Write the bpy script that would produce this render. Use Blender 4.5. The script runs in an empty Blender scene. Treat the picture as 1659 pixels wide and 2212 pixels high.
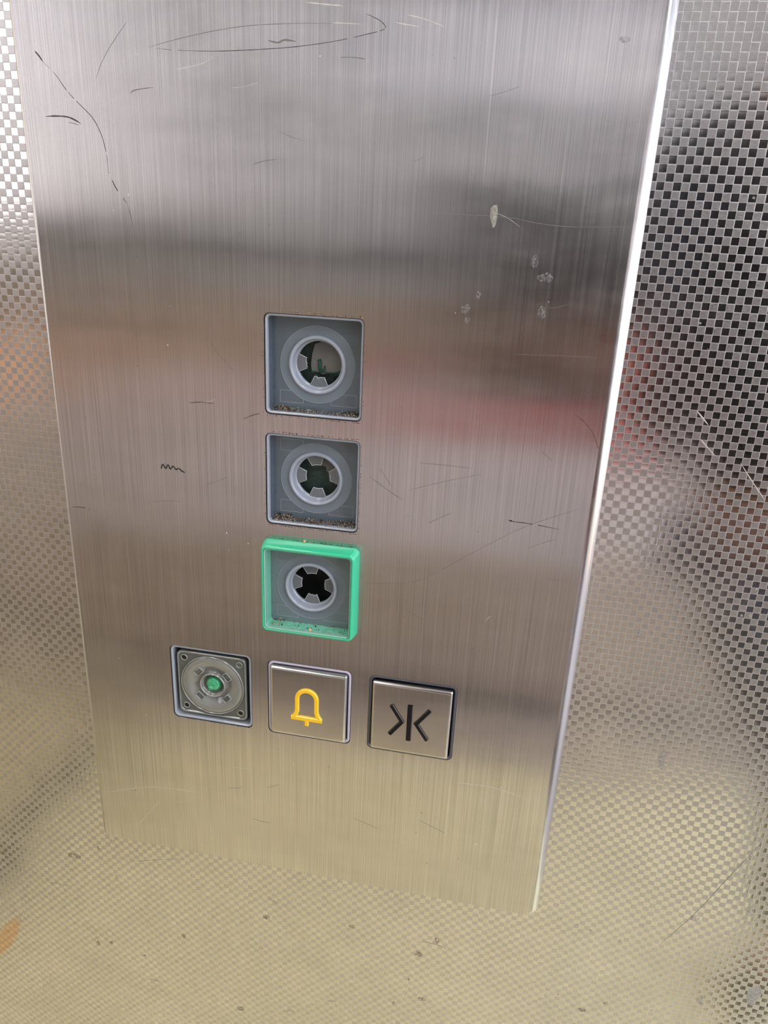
import bpy, bmesh, math, random
from mathutils import Vector, Matrix
random.seed(7)
M = 0.001          # every length below is in millimetres
SC = bpy.context.scene
COL = SC.collection
PI = math.pi

# ------------------------------------------------------------------ helpers
def link(name, me, parent=None, mats=()):
    o = bpy.data.objects.new(name, me)
    COL.objects.link(o)
    if parent is not None:
        o.parent = parent
    for m in mats:
        me.materials.append(m)
    return o

def tag(o, label=None, cat=None, group=None, kind=None):
    if label: o['label'] = label
    if cat: o['category'] = cat
    if group: o['group'] = group
    if kind: o['kind'] = kind
    return o

class MB:
    """collects faces; build() links them as ONE mesh"""
    def __init__(s, ox=0, oy=0, oz=0):
        s.v = []; s.f = []; s.m = []; s.sm = []; s.o = (ox, oy, oz)
    def vert(s, x, y, z):
        s.v.append((x, y, z)); return len(s.v) - 1
    def face(s, idx, mat=0, smooth=False):
        s.f.append(tuple(idx)); s.m.append(mat); s.sm.append(smooth)
    def loft(s, loops, mat=0, smooth=False, closed=False, cap0=False, cap1=False, ring=True):
        ids = [[s.vert(*p) for p in L] for L in loops]
        n = len(loops[0])
        k = len(ids)
        for a in range(k if closed else k - 1):
            A = ids[a]; B = ids[(a + 1) % k]
            for i in range(n if ring else n - 1):
                j = (i + 1) % n
                s.face((A[i], A[j], B[j], B[i]), mat, smooth)
        if cap0: s.face(list(reversed(ids[0])), mat, False)
        if cap1: s.face(ids[-1], mat, False)
    def box(s, x0, x1, y0, y1, z0, z1, mat=0):
        b = [s.vert(x, y, z) for x in (x0, x1) for y in (y0, y1) for z in (z0, z1)]
        for q in ((0, 1, 3, 2), (4, 6, 7, 5), (0, 4, 5, 1), (2, 3, 7, 6), (0, 2, 6, 4), (1, 5, 7, 3)):
            s.face([b[i] for i in q], mat)
    def blob(s, x, y, z, r, mat=0, flat=1.0, n=7):
        rings = []
        for a in range(1, 5):
            th = PI * a / 5
            L = []
            for i in range(n):
                rr = r * math.sin(th) * random.uniform(.7, 1.15)
                L.append((x + rr * math.cos(2 * PI * i / n), y - r * flat * math.cos(th), z + rr * math.sin(2 * PI * i / n)))
            rings.append(L)
        s.loft(rings, mat, True, cap0=True, cap1=True)
    def tube(s, pts, r, n=8, mat=0):
        pts = [Vector(p) for p in pts]
        if not isinstance(r, (list, tuple)): r = [r] * len(pts)
        loops = []
        up = Vector((0.13, 0.27, 0.95))
        for i, p in enumerate(pts):
            t = (pts[min(i + 1, len(pts) - 1)] - pts[max(i - 1, 0)]).normalized()
            a = t.cross(up).normalized(); b = t.cross(a).normalized()
            loops.append([tuple(p + (a * math.cos(2 * PI * k / n) + b * math.sin(2 * PI * k / n)) * r[i]) for k in range(n)])
        s.loft(loops, mat, True, cap0=True, cap1=True)
    def build(s, name, mats, parent=None, recalc=True):
        if not isinstance(mats, (list, tuple)): mats = [mats]
        ox, oy, oz = s.o
        me = bpy.data.meshes.new(name)
        me.from_pydata([((x - ox) * M, (y - oy) * M, (z - oz) * M) for x, y, z in s.v], [], s.f)
        me.polygons.foreach_set('material_index', s.m)
        me.polygons.foreach_set('use_smooth', s.sm)
        if recalc:
            bm = bmesh.new(); bm.from_mesh(me)
            bmesh.ops.remove_doubles(bm, verts=bm.verts, dist=1e-7)
            bmesh.ops.recalc_face_normals(bm, faces=bm.faces)
            bm.to_mesh(me); bm.free()
        me.update()
        o = link(name, me, parent, mats)
        o.location = (ox * M, oy * M, oz * M)
        if parent is not None:
            p = parent; px = py = pz = 0
            while p is not None:
                px += p.location.x; py += p.location.y; pz += p.location.z; p = p.parent
            o.location = (ox * M - px, oy * M - py, oz * M - pz)
        return o

def rrect(cx, cz, hw, hh, r, y, n=6):
    r = max(r, 1e-3)
    P = []
    for q, (sx, sz) in enumerate(((1, 1), (-1, 1), (-1, -1), (1, -1))):
        for k in range(n + 1):
            a = PI / 2 * q + PI / 2 * k / n
            P.append((cx + sx * (hw - r) + r * math.cos(a), y, cz + sz * (hh - r) + r * math.sin(a)))
    return P

def rsq(cx, cz, h, r, y, n=96):
    """rounded square sampled at even angles, so that it can be joined to a circle"""
    P = []
    for i in range(n):
        a = 2 * PI * (i + .5) / n; c, s_ = math.cos(a), math.sin(a)
        lo, hi = 0., h * 1.5
        for _ in range(26):
            t = (lo + hi) / 2
            qx, qz = abs(t * c) - (h - r), abs(t * s_) - (h - r)
            d = math.hypot(max(qx, 0), max(qz, 0)) + min(max(qx, qz), 0) - r
            if d < 0: lo = t
            else: hi = t
        P.append((cx + lo * c, y, cz + lo * s_))
    return P

def circ(cx, cz, r, y, n=48, a0=0.0):
    return [(cx + r * math.cos(a0 + 2 * PI * i / n), y, cz + r * math.sin(a0 + 2 * PI * i / n)) for i in range(n)]

def circ_like(cx, cz, r, y, P):
    out = []
    for p in P:
        a = math.atan2(p[2] - cz, p[0] - cx)
        out.append((cx + r * math.cos(a), y, cz + r * math.sin(a)))
    return out

def holed(loops, y):
    """flat face with holes in the plane y: list of triangles (verts, faces)"""
    bm = bmesh.new()
    for L in loops:
        vs = [bm.verts.new((p[0], y, p[2])) for p in L]
        for i in range(len(vs)): bm.edges.new((vs[i], vs[(i + 1) % len(vs)]))
    bmesh.ops.triangle_fill(bm, use_beauty=True, use_dissolve=False, edges=bm.edges[:], normal=(0, -1, 0))
    bm.verts.index_update()
    V = [tuple(v.co) for v in bm.verts]; F = [[v.index for v in f.verts] for f in bm.faces]
    bm.free()
    return V, F

# ------------------------------------------------------------------ materials
def mat_new(name):
    m = bpy.data.materials.new(name); m.use_nodes = True
    nt = m.node_tree
    return m, nt, nt.nodes['Principled BSDF']

def simple(name, col, rough=.5, metal=0., trans=0., coat=0., ior=1.45, alpha=1., sss=0., noise=0., nscale=200., emit=None, spec=.5, bump=0., mottle=None):
    m, nt, b = mat_new(name)
    b.inputs['Base Color'].default_value = (*col, 1)
    b.inputs['Roughness'].default_value = rough
    b.inputs['Metallic'].default_value = metal
    b.inputs['Transmission Weight'].default_value = trans
    b.inputs['Coat Weight'].default_value = coat
    b.inputs['IOR'].default_value = ior
    b.inputs['Alpha'].default_value = alpha
    b.inputs['Specular IOR Level'].default_value = spec
    if sss:
        b.inputs['Subsurface Weight'].default_value = sss
        b.inputs['Subsurface Radius'].default_value = (1, 1, 1)
        b.inputs['Subsurface Scale'].default_value = .002
    if emit:
        b.inputs['Emission Color'].default_value = (*emit[0], 1); b.inputs['Emission Strength'].default_value = emit[1]
    if noise or bump:
        tc = nt.nodes.new('ShaderNodeNewGeometry')
        nz = nt.nodes.new('ShaderNodeTexNoise'); nz.inputs['Scale'].default_value = nscale; nz.inputs['Detail'].default_value = 5
        nt.links.new(tc.outputs['Position'], nz.inputs['Vector'])
        if noise:
            mx = nt.nodes.new('ShaderNodeMix'); mx.data_type = 'RGBA'
            mx.inputs['A'].default_value = (*[c * (1 - noise) for c in col], 1)
            mx.inputs['B'].default_value = (*[min(1, c * (1 + noise)) for c in col], 1)
            nt.links.new(nz.outputs['Fac'], mx.inputs['Factor']); nt.links.new(mx.outputs['Result'], b.inputs['Base Color'])
        if bump:
            bp = nt.nodes.new('ShaderNodeBump'); bp.inputs['Strength'].default_value = bump; bp.inputs['Distance'].default_value = .0004
            nt.links.new(nz.outputs['Fac'], bp.inputs['Height']); nt.links.new(bp.outputs['Normal'], b.inputs['Normal'])
    if mottle:
        tc = nt.nodes.new('ShaderNodeNewGeometry')
        nz = nt.nodes.new('ShaderNodeTexNoise'); nz.inputs['Scale'].default_value = 1300; nz.inputs['Detail'].default_value = 4
        nt.links.new(tc.outputs['Position'], nz.inputs['Vector'])
        mr = nt.nodes.new('ShaderNodeMapRange'); nt.links.new(nz.outputs['Fac'], mr.inputs['Value'])
        for k, v in zip(('From Min', 'From Max', 'To Min', 'To Max'), (.38, .62, mottle[0], mottle[1])): mr.inputs[k].default_value = v
        nt.links.new(mr.outputs[0], b.inputs['Alpha'])
    return m

class NB:
    """small node-graph builder"""
    def __init__(s, nt): s.nt = nt
    def put(s, sock, v):
        if hasattr(v, 'is_linked') or isinstance(v, bpy.types.NodeSocket): s.nt.links.new(v, sock)
        else: sock.default_value = v
    def math(s, op, a, b=None, c=None, clamp=False):
        n = s.nt.nodes.new('ShaderNodeMath'); n.operation = op; n.use_clamp = clamp
        for i, v in enumerate((a, b, c)):
            if v is not None: s.put(n.inputs[i], v)
        return n.outputs[0]
    def vec(s, x, y, z):
        n = s.nt.nodes.new('ShaderNodeCombineXYZ')
        for i, v in enumerate((x, y, z)): s.put(n.inputs[i], v)
        return n.outputs[0]
    def vmath(s, op, a, b=None):
        n = s.nt.nodes.new('ShaderNodeVectorMath'); n.operation = op
        s.put(n.inputs[0], a)
        if b is not None: s.put(n.inputs[1], b)
        return n.outputs[0]
    def noise(s, v, scale, detail=3., rough=.5, dims='3D'):
        n = s.nt.nodes.new('ShaderNodeTexNoise'); n.noise_dimensions = dims
        s.put(n.inputs['Vector'], v); n.inputs['Scale'].default_value = scale
        n.inputs['Detail'].default_value = detail; n.inputs['Roughness'].default_value = rough
        return n.outputs['Fac']
    def white(s, v):
        n = s.nt.nodes.new('ShaderNodeTexWhiteNoise'); s.put(n.inputs['Vector'], v)
        return n.outputs['Color'], n.outputs['Value']
    def maprange(s, v, a, b, c, d, smooth=False):
        n = s.nt.nodes.new('ShaderNodeMapRange'); s.put(n.inputs['Value'], v)
        if smooth: n.interpolation_type = 'SMOOTHSTEP'
        for k, x in zip(('From Min', 'From Max', 'To Min', 'To Max'), (a, b, c, d)): s.put(n.inputs[k], x)
        return n.outputs[0]
    def mixf(s, f, a, b):
        n = s.nt.nodes.new('ShaderNodeMix'); n.data_type = 'FLOAT'
        s.put(n.inputs[0], f); s.put(n.inputs[2], a); s.put(n.inputs[3], b)
        return n.outputs[0]
    def mixc(s, f, a, b, mode='MIX'):
        n = s.nt.nodes.new('ShaderNodeMix'); n.data_type = 'RGBA'; n.blend_type = mode
        s.put(n.inputs[0], f)
        s.put(n.inputs[6], a if not isinstance(a, tuple) else (*a, 1)); s.put(n.inputs[7], b if not isinstance(b, tuple) else (*b, 1))
        return n.outputs[2]
    def sep(s, v):
        n = s.nt.nodes.new('ShaderNodeSeparateXYZ'); s.put(n.inputs[0], v); return n.outputs

def brushed(name, col=(.60, .58, .585), rough=.235, aniso=1., streak=1.0):
    m, nt, b = mat_new(name); g = NB(nt)
    geo = nt.nodes.new('ShaderNodeNewGeometry')
    P = g.sep(geo.outputs['Position'])
    x, y, z = P[0], P[1], P[2]
    fine = g.noise(g.vec(g.math('MULTIPLY', x, 2600.), g.math('MULTIPLY', y, 2600.), g.math('MULTIPLY', z, 14.)), 1., 2., .6)
    mid = g.noise(g.vec(g.math('MULTIPLY', x, 700.), 3., g.math('MULTIPLY', z, 11.)), 1., 3., .6)
    cloud = g.noise(geo.outputs['Position'], 16., 5., .6)
    smear = g.noise(g.vec(g.math('MULTIPLY', x, 30.), 0., g.math('MULTIPLY', z, 95.)), 1., 4., .6)
    st = g.math('ADD', g.math('MULTIPLY', g.math('SUBTRACT', fine, .5), .80 * streak), g.math('MULTIPLY', g.math('SUBTRACT', mid, .5), .10 * streak))
    # sparse long bright hairlines of the brushing
    hair = g.maprange(g.noise(g.vec(g.math('MULTIPLY', x, 1500.), 9., g.math('MULTIPLY', z, 7.)), 1., 1., .5), .70, .80, 0., .28 * streak)
    k = g.math('ADD', g.math('ADD', 1., st), hair)
    k = g.math('MULTIPLY', k, g.math('MULTIPLY', g.maprange(cloud, .3, .7, .94, 1.05), g.maprange(smear, .3, .7, .95, 1.04)))
    colr = g.mixc(1., (*col,), g.vec(k, k, k), 'MULTIPLY')
    b.inputs['Metallic'].default_value = 1.
    nt.links.new(colr, b.inputs['Base Color'])
    r = g.math('ADD', rough - .03, g.math('ADD', g.math('MULTIPLY', g.math('SUBTRACT', mid, .5), .08), g.math('MULTIPLY', g.math('SUBTRACT', smear, .5), .12)))
    nt.links.new(r, b.inputs['Roughness'])
    b.inputs['Anisotropic'].default_value = aniso
    nt.links.new(g.vec(1., 0., 0.), b.inputs['Tangent'])
    # shallow waviness of the sheet plus the sideways tilt of single brush lines
    w1 = g.math('MULTIPLY', g.math('SUBTRACT', g.noise(g.vec(x, 1., z), 9., 2.), .5), .03)
    w2 = g.math('MULTIPLY', g.math('SUBTRACT', g.noise(g.vec(x, 7., z), 7., 2.), .5), .03)
    tx = g.math('ADD', w1, g.math('MULTIPLY', g.math('SUBTRACT', fine, .5), .05 * streak))
    nrm = g.vmath('NORMALIZE', g.vmath('ADD', geo.outputs['Normal'], g.vec(tx, 0., w2)))
    nt.links.new(nrm, b.inputs['Normal'])
    return m

def checkered(name, cell=.002445, x0=.1219, z0=.1690, flip=False, horiz='x'):
    """rolled steel sheet: smooth sunk squares alternating with dull raised ones"""
    m, nt, b = mat_new(name); g = NB(nt)
    geo = nt.nodes.new('ShaderNodeNewGeometry')
    P = g.sep(geo.outputs['Position'])
    x = P[0] if horiz == 'x' else P[1]; z = P[2]
    u = g.math('ADD', g.math('DIVIDE', g.math('SUBTRACT', x, x0), cell), .5)
    v = g.math('ADD', g.math('DIVIDE', g.math('SUBTRACT', z, z0), cell), .5)
    iu, iv = g.math('FLOOR', u), g.math('FLOOR', v)
    fu, fv = g.math('SUBTRACT', u, iu), g.math('SUBTRACT', v, iv)
    par = g.math('FLOORED_MODULO', g.math('ADD', iu, iv), 2.)        # 0 sunk & smooth, 1 raised & dull
    du, dv = g.math('SUBTRACT', fu, .5), g.math('SUBTRACT', fv, .5)
    au, av = g.math('ABSOLUTE', du), g.math('ABSOLUTE', dv)
    e = g.math('MAXIMUM', au, av)
    line = g.maprange(e, .452, .482, 0., 1., True)
    rc, rv = g.white(g.vec(iu, iv, 3.))
    R = g.sep(rc)
    sgn = g.mixf(par, 1., -.35)
    def tilt(d, rnd):
        base = g.math('MULTIPLY', g.math('MULTIPLY', d, .036), sgn)
        cub = g.math('MULTIPLY', g.math('MULTIPLY', g.math('POWER', g.math('ABSOLUTE', g.math('MULTIPLY', d, 2.)), 9.), g.math('SIGN', d)), g.mixf(par, -.10, .16))
        return g.math('ADD', g.math('ADD', base, cub), g.math('MULTIPLY', g.math('SUBTRACT', rnd, .5), .005))
    wx = g.math('MULTIPLY', g.math('SUBTRACT', g.noise(geo.outputs['Position'], 14., 2.), .5), .05)
    wz = g.math('MULTIPLY', g.math('SUBTRACT', g.noise(g.vmath('ADD', geo.outputs['Position'], (3., 5., 7.)), 12., 2.), .5), .05)
    tx = g.math('ADD', tilt(du, R[0]), wx); tz = g.math('ADD', tilt(dv, R[1]), wz)
    off = g.vec(tx, 0., tz) if horiz == 'x' else g.vec(0., tx, tz)
    nrm = g.vmath('NORMALIZE', g.vmath('ADD', geo.outputs['Normal'], off))
    nt.links.new(nrm, b.inputs['Normal'])
    b.inputs['Metallic'].default_value = 1.
    grain = g.noise(g.vec(g.math('MULTIPLY', x, 900.), P[1], g.math('MULTIPLY', z, 5200.)), 1., 2.)
    dirt = g.noise(geo.outputs['Position'], 45., 5., .65)
    c = g.mixc(par, (.665, .65, .635), (.60, .585, .59))
    c = g.mixc(line, c, (.72, .70, .72))
    k = g.math('MULTIPLY', g.maprange(grain, .3, .7, .92, 1.08), g.maprange(dirt, .3, .7, .94, 1.06))
    c = g.mixc(1., c, g.vec(k, k, k), 'MULTIPLY')
    # orange smear low on the sheet
    sx = g.math('SUBTRACT', P[0], -.1735); sz = g.math('SUBTRACT', P[2], -.191)
    across = g.math('SUBTRACT', g.math('MULTIPLY', sx, .86), g.math('MULTIPLY', sz, .51))
    along = g.math('ADD', g.math('MULTIPLY', sx, .51), g.math('MULTIPLY', sz, .86))
    d2 = g.math('ADD', g.math('POWER', g.math('DIVIDE', across, .0045), 2.), g.math('POWER', g.math('DIVIDE', along, .019), 2.))
    sm = g.maprange(d2, .4, 1.6, .55, 0., True)
    if horiz == 'x': c = g.mixc(sm, c, (.72, .40, .16))
    nt.links.new(c, b.inputs['Base Color'])
    ro = g.mixf(par, g.maprange(dirt, .3, .7, .10, .17), g.maprange(grain, .3, .7, .29, .40))
    ro = g.mixf(line, ro, .5)
    nt.links.new(ro, b.inputs['Roughness'])
    return m
# ------------------------------------------------------------------ the materials used
m_plate = brushed('brushed_steel')
m_cap = brushed('polished_cap_steel', col=(.62, .60, .58), rough=.20, aniso=.7, streak=.07)
m_wall = checkered('checkered_steel')
m_wall_y = checkered('checkered_steel_side', horiz='y', x0=0.)
m_dark_sc = simple('scratch_dark', (.07, .065, .06), .6)
m_faint_sc = simple('scratch_faint', (.24, .23, .22), .5, metal=.4)
m_light_sc = simple('scratch_light', (.85, .83, .78), .4, metal=.6)
m_red_sc = simple('scratch_reddish', (.16, .07, .06), .6)
m_ink = simple('ink_mark', (.015, .015, .02), .5)
m_dry = simple('dried_drop', (.40, .39, .355), .75, noise=.15, nscale=900, mottle=(.6, .95))
m_smudge = simple('faint_smudge', (.44, .43, .44), .6, metal=.6, mottle=(0., .5))
m_rim = simple('frosted_rim_plastic', (.50, .54, .62), .28, trans=.35, coat=.3)
m_backp = simple('smoky_plastic', (.105, .138, .165), .16, coat=.6, noise=.10, nscale=180)
m_backp2 = simple('smoky_plastic_light', (.16, .21, .235), .18, coat=.6, noise=.10, nscale=180)
m_annul = simple('milky_disc_plastic', (.17, .215, .26), .16, coat=.7, noise=.08, nscale=120)
m_inner = simple('socket_wall_plastic', (.10, .12, .16), .25, coat=.4, noise=.25, nscale=600)
m_innerg = simple('socket_wall_green', (.16, .50, .36), .30, coat=.3, noise=.15, nscale=400)
m_collar = simple('milky_clear_plastic', (.47, .52, .62), .16, trans=.25, coat=.8)
m_tabedge = simple('bright_tab_edge', (.72, .76, .78), .2, coat=.6)
m_tab = simple('clear_tab_plastic', (.26, .30, .33), .12, trans=.45, coat=.8)
m_line = simple('moulded_ridge', (.36, .40, .43), .22, coat=.6)
m_green = simple('green_plastic', (.035, .52, .29), .27, coat=.45, sss=.2, noise=.05, nscale=90)
m_rimg = simple('pale_green_clear_rim', (.34, .66, .53), .22, trans=.3, coat=.6)
m_cavity_shade = simple('cavity_shade', (.010, .013, .012), .6)  # depth shadow of the hole put into a near-black colour
m_pcb = simple('dark_green_circuit', (.030, .055, .045), .55, noise=.6, nscale=700, bump=.5)
m_pcbgrey = simple('grey_film', (.175, .175, .165), .5, noise=.25, nscale=260, bump=.2)
m_wire = simple('green_wire', (.01, .08, .055), .4)
m_grit = simple('pale_grit', (.42, .34, .22), .9, noise=.5, nscale=1500)
m_rust = simple('rusty_grit', (.17, .085, .04), .95, noise=.6, nscale=1500)
m_soot = simple('dark_grit', (.03, .025, .022), .95)
m_clear = simple('clear_cover_plastic', (.80, .80, .74), .10, trans=.75, coat=1., ior=1.48)
m_clear2 = simple('cloudy_cover_plastic', (.34, .35, .32), .12, trans=.35, coat=1., noise=.22, nscale=160)
m_under = simple('grey_green_carrier', (.10, .115, .105), .3, coat=.8, noise=.25, nscale=320, bump=.3)
m_led = simple('green_lens', (.05, .42, .20), .22, trans=.1, coat=.8, noise=.35, nscale=700)
m_screw = simple('dark_screw_hole', (.008, .008, .008), .5)
m_yellow = simple('yellow_enamel', (1.0, .60, .02), .28, coat=.4, sss=.1)
m_black = simple('black_gloss_plastic', (.006, .005, .007), .12, coat=.2, spec=.35)
m_bezblack = simple('dark_grey_bezel', (.085, .09, .11), .22, coat=.5)
m_bezclear = simple('lilac_clear_bezel', (.62, .60, .72), .14, trans=.12, coat=.8)
m_gap = simple('black_gap', (.006, .006, .007), .5)

m_dirt = simple('brown_dirt', (.16, .12, .07), .8, mottle=(0., .5))
SCR=[(0.55, 'd', [(-91.6, 227.6), (-90.2, 226.1), (-89.3, 224.8)]),
(0.22, 'd', [(-89.6, 225.1), (-85.2, 221.1), (-82.5, 217.5), (-79.6, 214.5), (-75.9, 211.3), (-73.7, 209.1), (-72.1, 206.5), (-70.8, 203.2), (-69.9, 198.5), (-69.7, 193.7)]),
(0.3, 'd', [(-69.7, 193.7), (-67.6, 188.9), (-63.9, 184.1)]),
(0.16, 'f', [(-63.9, 184.1), (-62.1, 175.6), (-62.0, 166.8)]),
(0.45, 'd', [(-90.5, 209.2), (-87.5, 209.4), (-84.2, 209.4), (-81.8, 209.1), (-79.5, 208.2), (-78.0, 207.4)]),
(0.2, 'f', [(-82.3, 207.7), (-80.4, 207.4), (-78.8, 207.0)]),
(0.15, 'f', [(-59.5, 235.8), (-62.9, 232.2), (-66.3, 228.4), (-69.0, 224.7), (-71.5, 220.2)]),
(0.17, 'f', [(-52.9, 228.9), (-45.5, 230.7), (-36.5, 232.5), (-26.2, 234.1), (-17.5, 234.9), (-6.1, 235.3), (5.1, 235.3)]),
(0.25, 'l', [(4.8, 235.5), (13.4, 235.2)]),
(0.2, 'd', [(-50.9, 228.6), (-41.2, 228.1), (-29.3, 228.1), (-17.6, 228.6), (-6.1, 229.4), (5.2, 230.8), (14.8, 232.6), (19.6, 233.7), (20.6, 234.5), (19.0, 236.0), (16.0, 237.3), (14.6, 237.7)]),
(0.5, 'f', [(-14.7, 230.9), (-11.8, 230.4), (-9.7, 231.1), (-6.1, 230.7)]),
(0.25, 'f', [(7.4, 226.8), (11.5, 226.8), (15.0, 226.4)]),
(0.3, 'f', [(-59.9, 216.3), (-58.7, 217.2), (-52.4, 218.1)]),
(0.25, 'f', [(-20.4, 197.2), (-16.6, 198.3), (-12.5, 198.9)]),
(0.3, 'l', [(-3.3, 240.6), (2.2, 240.1), (7.7, 239.7)]),
(0.25, 'l', [(26.8, 237.5), (32.2, 236.4), (37.6, 234.6)]),
(0.3, 'l', [(22.9, 235.7), (30.3, 234.6)]),
(0.2, 'l', [(-44.5, 223.1), (-36.9, 224.4), (-32.3, 226.3)]),
(0.5, 'k', [(-58.0, 93.1), (-57.2, 94.9), (-56.2, 93.3), (-55.2, 94.9), (-54.3, 93.3), (-53.2, 94.5), (-52.1, 93.4), (-51.0, 93.9), (-50.0, 93.1), (-48.7, 92.5)]),
(0.3, 'd', [(-96.6, 73.5), (-92.6, 73.8), (-88.7, 73.4)]),
(0.3, 'd', [(70.4, 87.6), (72.5, 87.2), (78.9, 87.0), (88.4, 86.1)]),
(0.7, 'd', [(70.3, 87.6), (71.9, 87.3)]),
(0.3, 'r', [(87.8, 126.6), (91.4, 124.3), (94.4, 121.0), (96.4, 117.2), (97.1, 115.7)]),
(0.25, 'd', [(-45.7, 119.0), (-40.9, 119.6), (-36.2, 119.5)]),
(0.18, 'f', [(-38.2, 143.1), (-34.2, 137.5), (-30.1, 133.4), (-28.4, 131.9)]),
(0.25, 'f', [(21.2, 98.2), (28.1, 93.7), (33.2, 90.8)]),
(0.3, 'd', [(-25.3, 114.9), (-22.0, 116.5), (-19.1, 117.5)]),
(0.2, 'f', [(42.8, 83.1), (50.7, 87.9)]),
(0.15, 'f', [(36.9, 185.6), (46.9, 185.4), (61.0, 185.0), (68.0, 184.0), (79.0, 183.2), (96.4, 184.0)]),
(0.2, 'f', [(38.2, 105.0), (47.0, 105.1), (56.3, 104.9)]),
(0.15, 'f', [(34.7, 94.5), (47.4, 99.2), (59.9, 103.1)]),
(0.2, 'f', [(79.0, 113.2), (82.7, 110.3)]),
(0.12, 'f', [(66.6, 144.4), (79.6, 144.9), (92.5, 145.3)]),
(0.15, 'f', [(19.3, 56.2), (40.0, 59.9), (57.7, 72.4), (75.9, 85.3), (93.6, 94.2)]),
(0.15, 'f', [(24.4, 101.9), (28.8, 95.6)]),
(0.15, 'l', [(66.6, 47.5), (68.0, 49.6)]),
(0.2, 'l', [(-92.9, -64.2), (-72.1, -57.3), (-50.1, -55.8)]),
(0.2, 'l', [(60.4, -27.7), (75.2, -27.0), (88.3, -29.4)]),
(0.2, 'f', [(-87.1, -104.0), (-58.8, -95.9)]),
(0.15, 'l', [(-80.6, -80.3), (-69.3, -64.5)])]
BLB=[(56.3, 185.5, 1.25, 2.88, 'w'), (69.9, 172.8, 1.25, 1.75, 's'), (73.7, 168.3, 2.23, 1.5, 's'), (53.6, 161.9, 0.87, 1.12, 's'), (49.9, 157.4, 1.32, 1.71, 's'), (50.8, 154.0, 0.74, 1.15, 's'), (73.8, 157.9, 1.42, 1.68, 's'), (87.7, 231.8, 1.72, 0.66, 's')]
WSCR=[(0.5, 'l', [(127.7, 128.6), (132.2, 124.1)]),
(0.4, 'l', [(130.5, 119.2), (136.3, 113.8)]),
(0.35, 'l', [(144.7, 112.2), (149.6, 106.2), (154.9, 100.1)]),
(0.25, 'f', [(183.8, -42.5), (173.6, -67.0), (166.0, -85.7), (155.3, -106.2)])]
WBLB=[(140.1, -10.2, 1.55, 4.35, 's'), (139.5, 0.7, 0.51, 2.96, 's'), (197.9, -125.1, 2.99, 5.43, 'w'), (177.2, -134.2, 1.55, 2.23, 's'), (123.5, 91.1, 0.46, 0.51, 'w'), (123.6, 156.5, 0.35, 0.36, 'w'), (159.1, 56.5, 0.46, 0.55, 'w'), (156.3, 56.1, 0.46, 0.55, 'w'), (138.0, 59.5, 0.31, 0.37, 'w'), (166.4, -87.8, 1.66, 2.03, 's'), (186.6, -77.8, 1.42, 1.72, 's'), (122.8, 43.4, 0.98, 2.31, 's')]


# ------------------------------------------------------------------ control panel
panel = bpy.data.objects.new('control_panel', None); COL.objects.link(panel)
panel.location = (0, .012, -.0915)
tag(panel, 'tall brushed stainless steel lift control panel with square push buttons on chequered wall', 'control panel')

BTN = {'b1': (0, 134.9), 'b2': (0, 93.4), 'b3': (0, 51.7), 'b4': (-42.0, .35), 'b5': (-.3, 0), 'b6': (41.4, -.1)}
XL, XR, ZB, ZT = -99.2, 101.2, -91.4, 420.
pl = MB(0, 12, 160)
rl, rr, rb = 1.6, 4.0, 1.2                    # fold radii: left, right, bottom
nf = 10
def offs(k, r):                               # fold profile: inset and depth at step k
    a = PI / 2 * k / nf
    return r * (1 - math.sin(a)), r * (1 - math.cos(a))
loops = []
def plate_loop(k):
    il, yl = offs(k, rl); ir, yr = offs(k, rr); ib, yb = offs(k, rb)
    c = 2.2
    P = []
    def corner(cx, cz, r0, a0, a1, yy):
        for q in range(7):
            a = a0 + (a1 - a0) * q / 6
            P.append((cx + r0[0] * math.cos(a), yy, cz + r0[1] * math.sin(a)))
    # bottom left -> bottom right -> top right -> top left
    cl = (XL + rl + c, ZB + rb + c); cr = (XR - rr - c, ZB + rb + c)
    for q in range(7):
        a = PI + PI / 2 * q / 6; w = q / 6
        P.append((cl[0] + (c + rl - il) * math.cos(a), yl * (1 - w) + yb * w, cl[1] + (c + rb - ib) * math.sin(a)))
    for q in range(7):
        a = 1.5 * PI + PI / 2 * q / 6; w = q / 6
        P.append((cr[0] + (c + rr - ir) * math.cos(a), yb * (1 - w) + yr * w, cr[1] + (c + rb - ib) * math.sin(a)))
    P.append((XR - ir, yr, ZT - ib)); P.append((XL + il, yl, ZT - ib))
    return P
front = plate_loop(0)
holes = []
for k in ('b1', 'b2', 'b3', 'b4', 'b5', 'b6'):
    cx, cz = BTN[k]; h = 17.35 if k not in ('b3',) else 17.8
    if k == 'b4': h = 17.5
    holes.append(rrect(cx, cz, h, h, 2.0 if k[1] in '123' else 2.4, 0))
V, F = holed([front] + holes, 0)
base = len(pl.v); pl.v += V
for f in F: pl.face([base + i for i in f], 0)
fold = [plate_loop(k) for k in range(nf + 1)] + [[(p[0], 12., p[2]) for p in plate_loop(nf)]]
pl.loft(fold[:-1], 0, True); pl.loft(fold[-2:], 0, False)
for H in holes:                               # sheet thickness of every cut-out
    pl.loft([H, [(p[0], 1.5, p[2]) for p in H]], 0)

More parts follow.
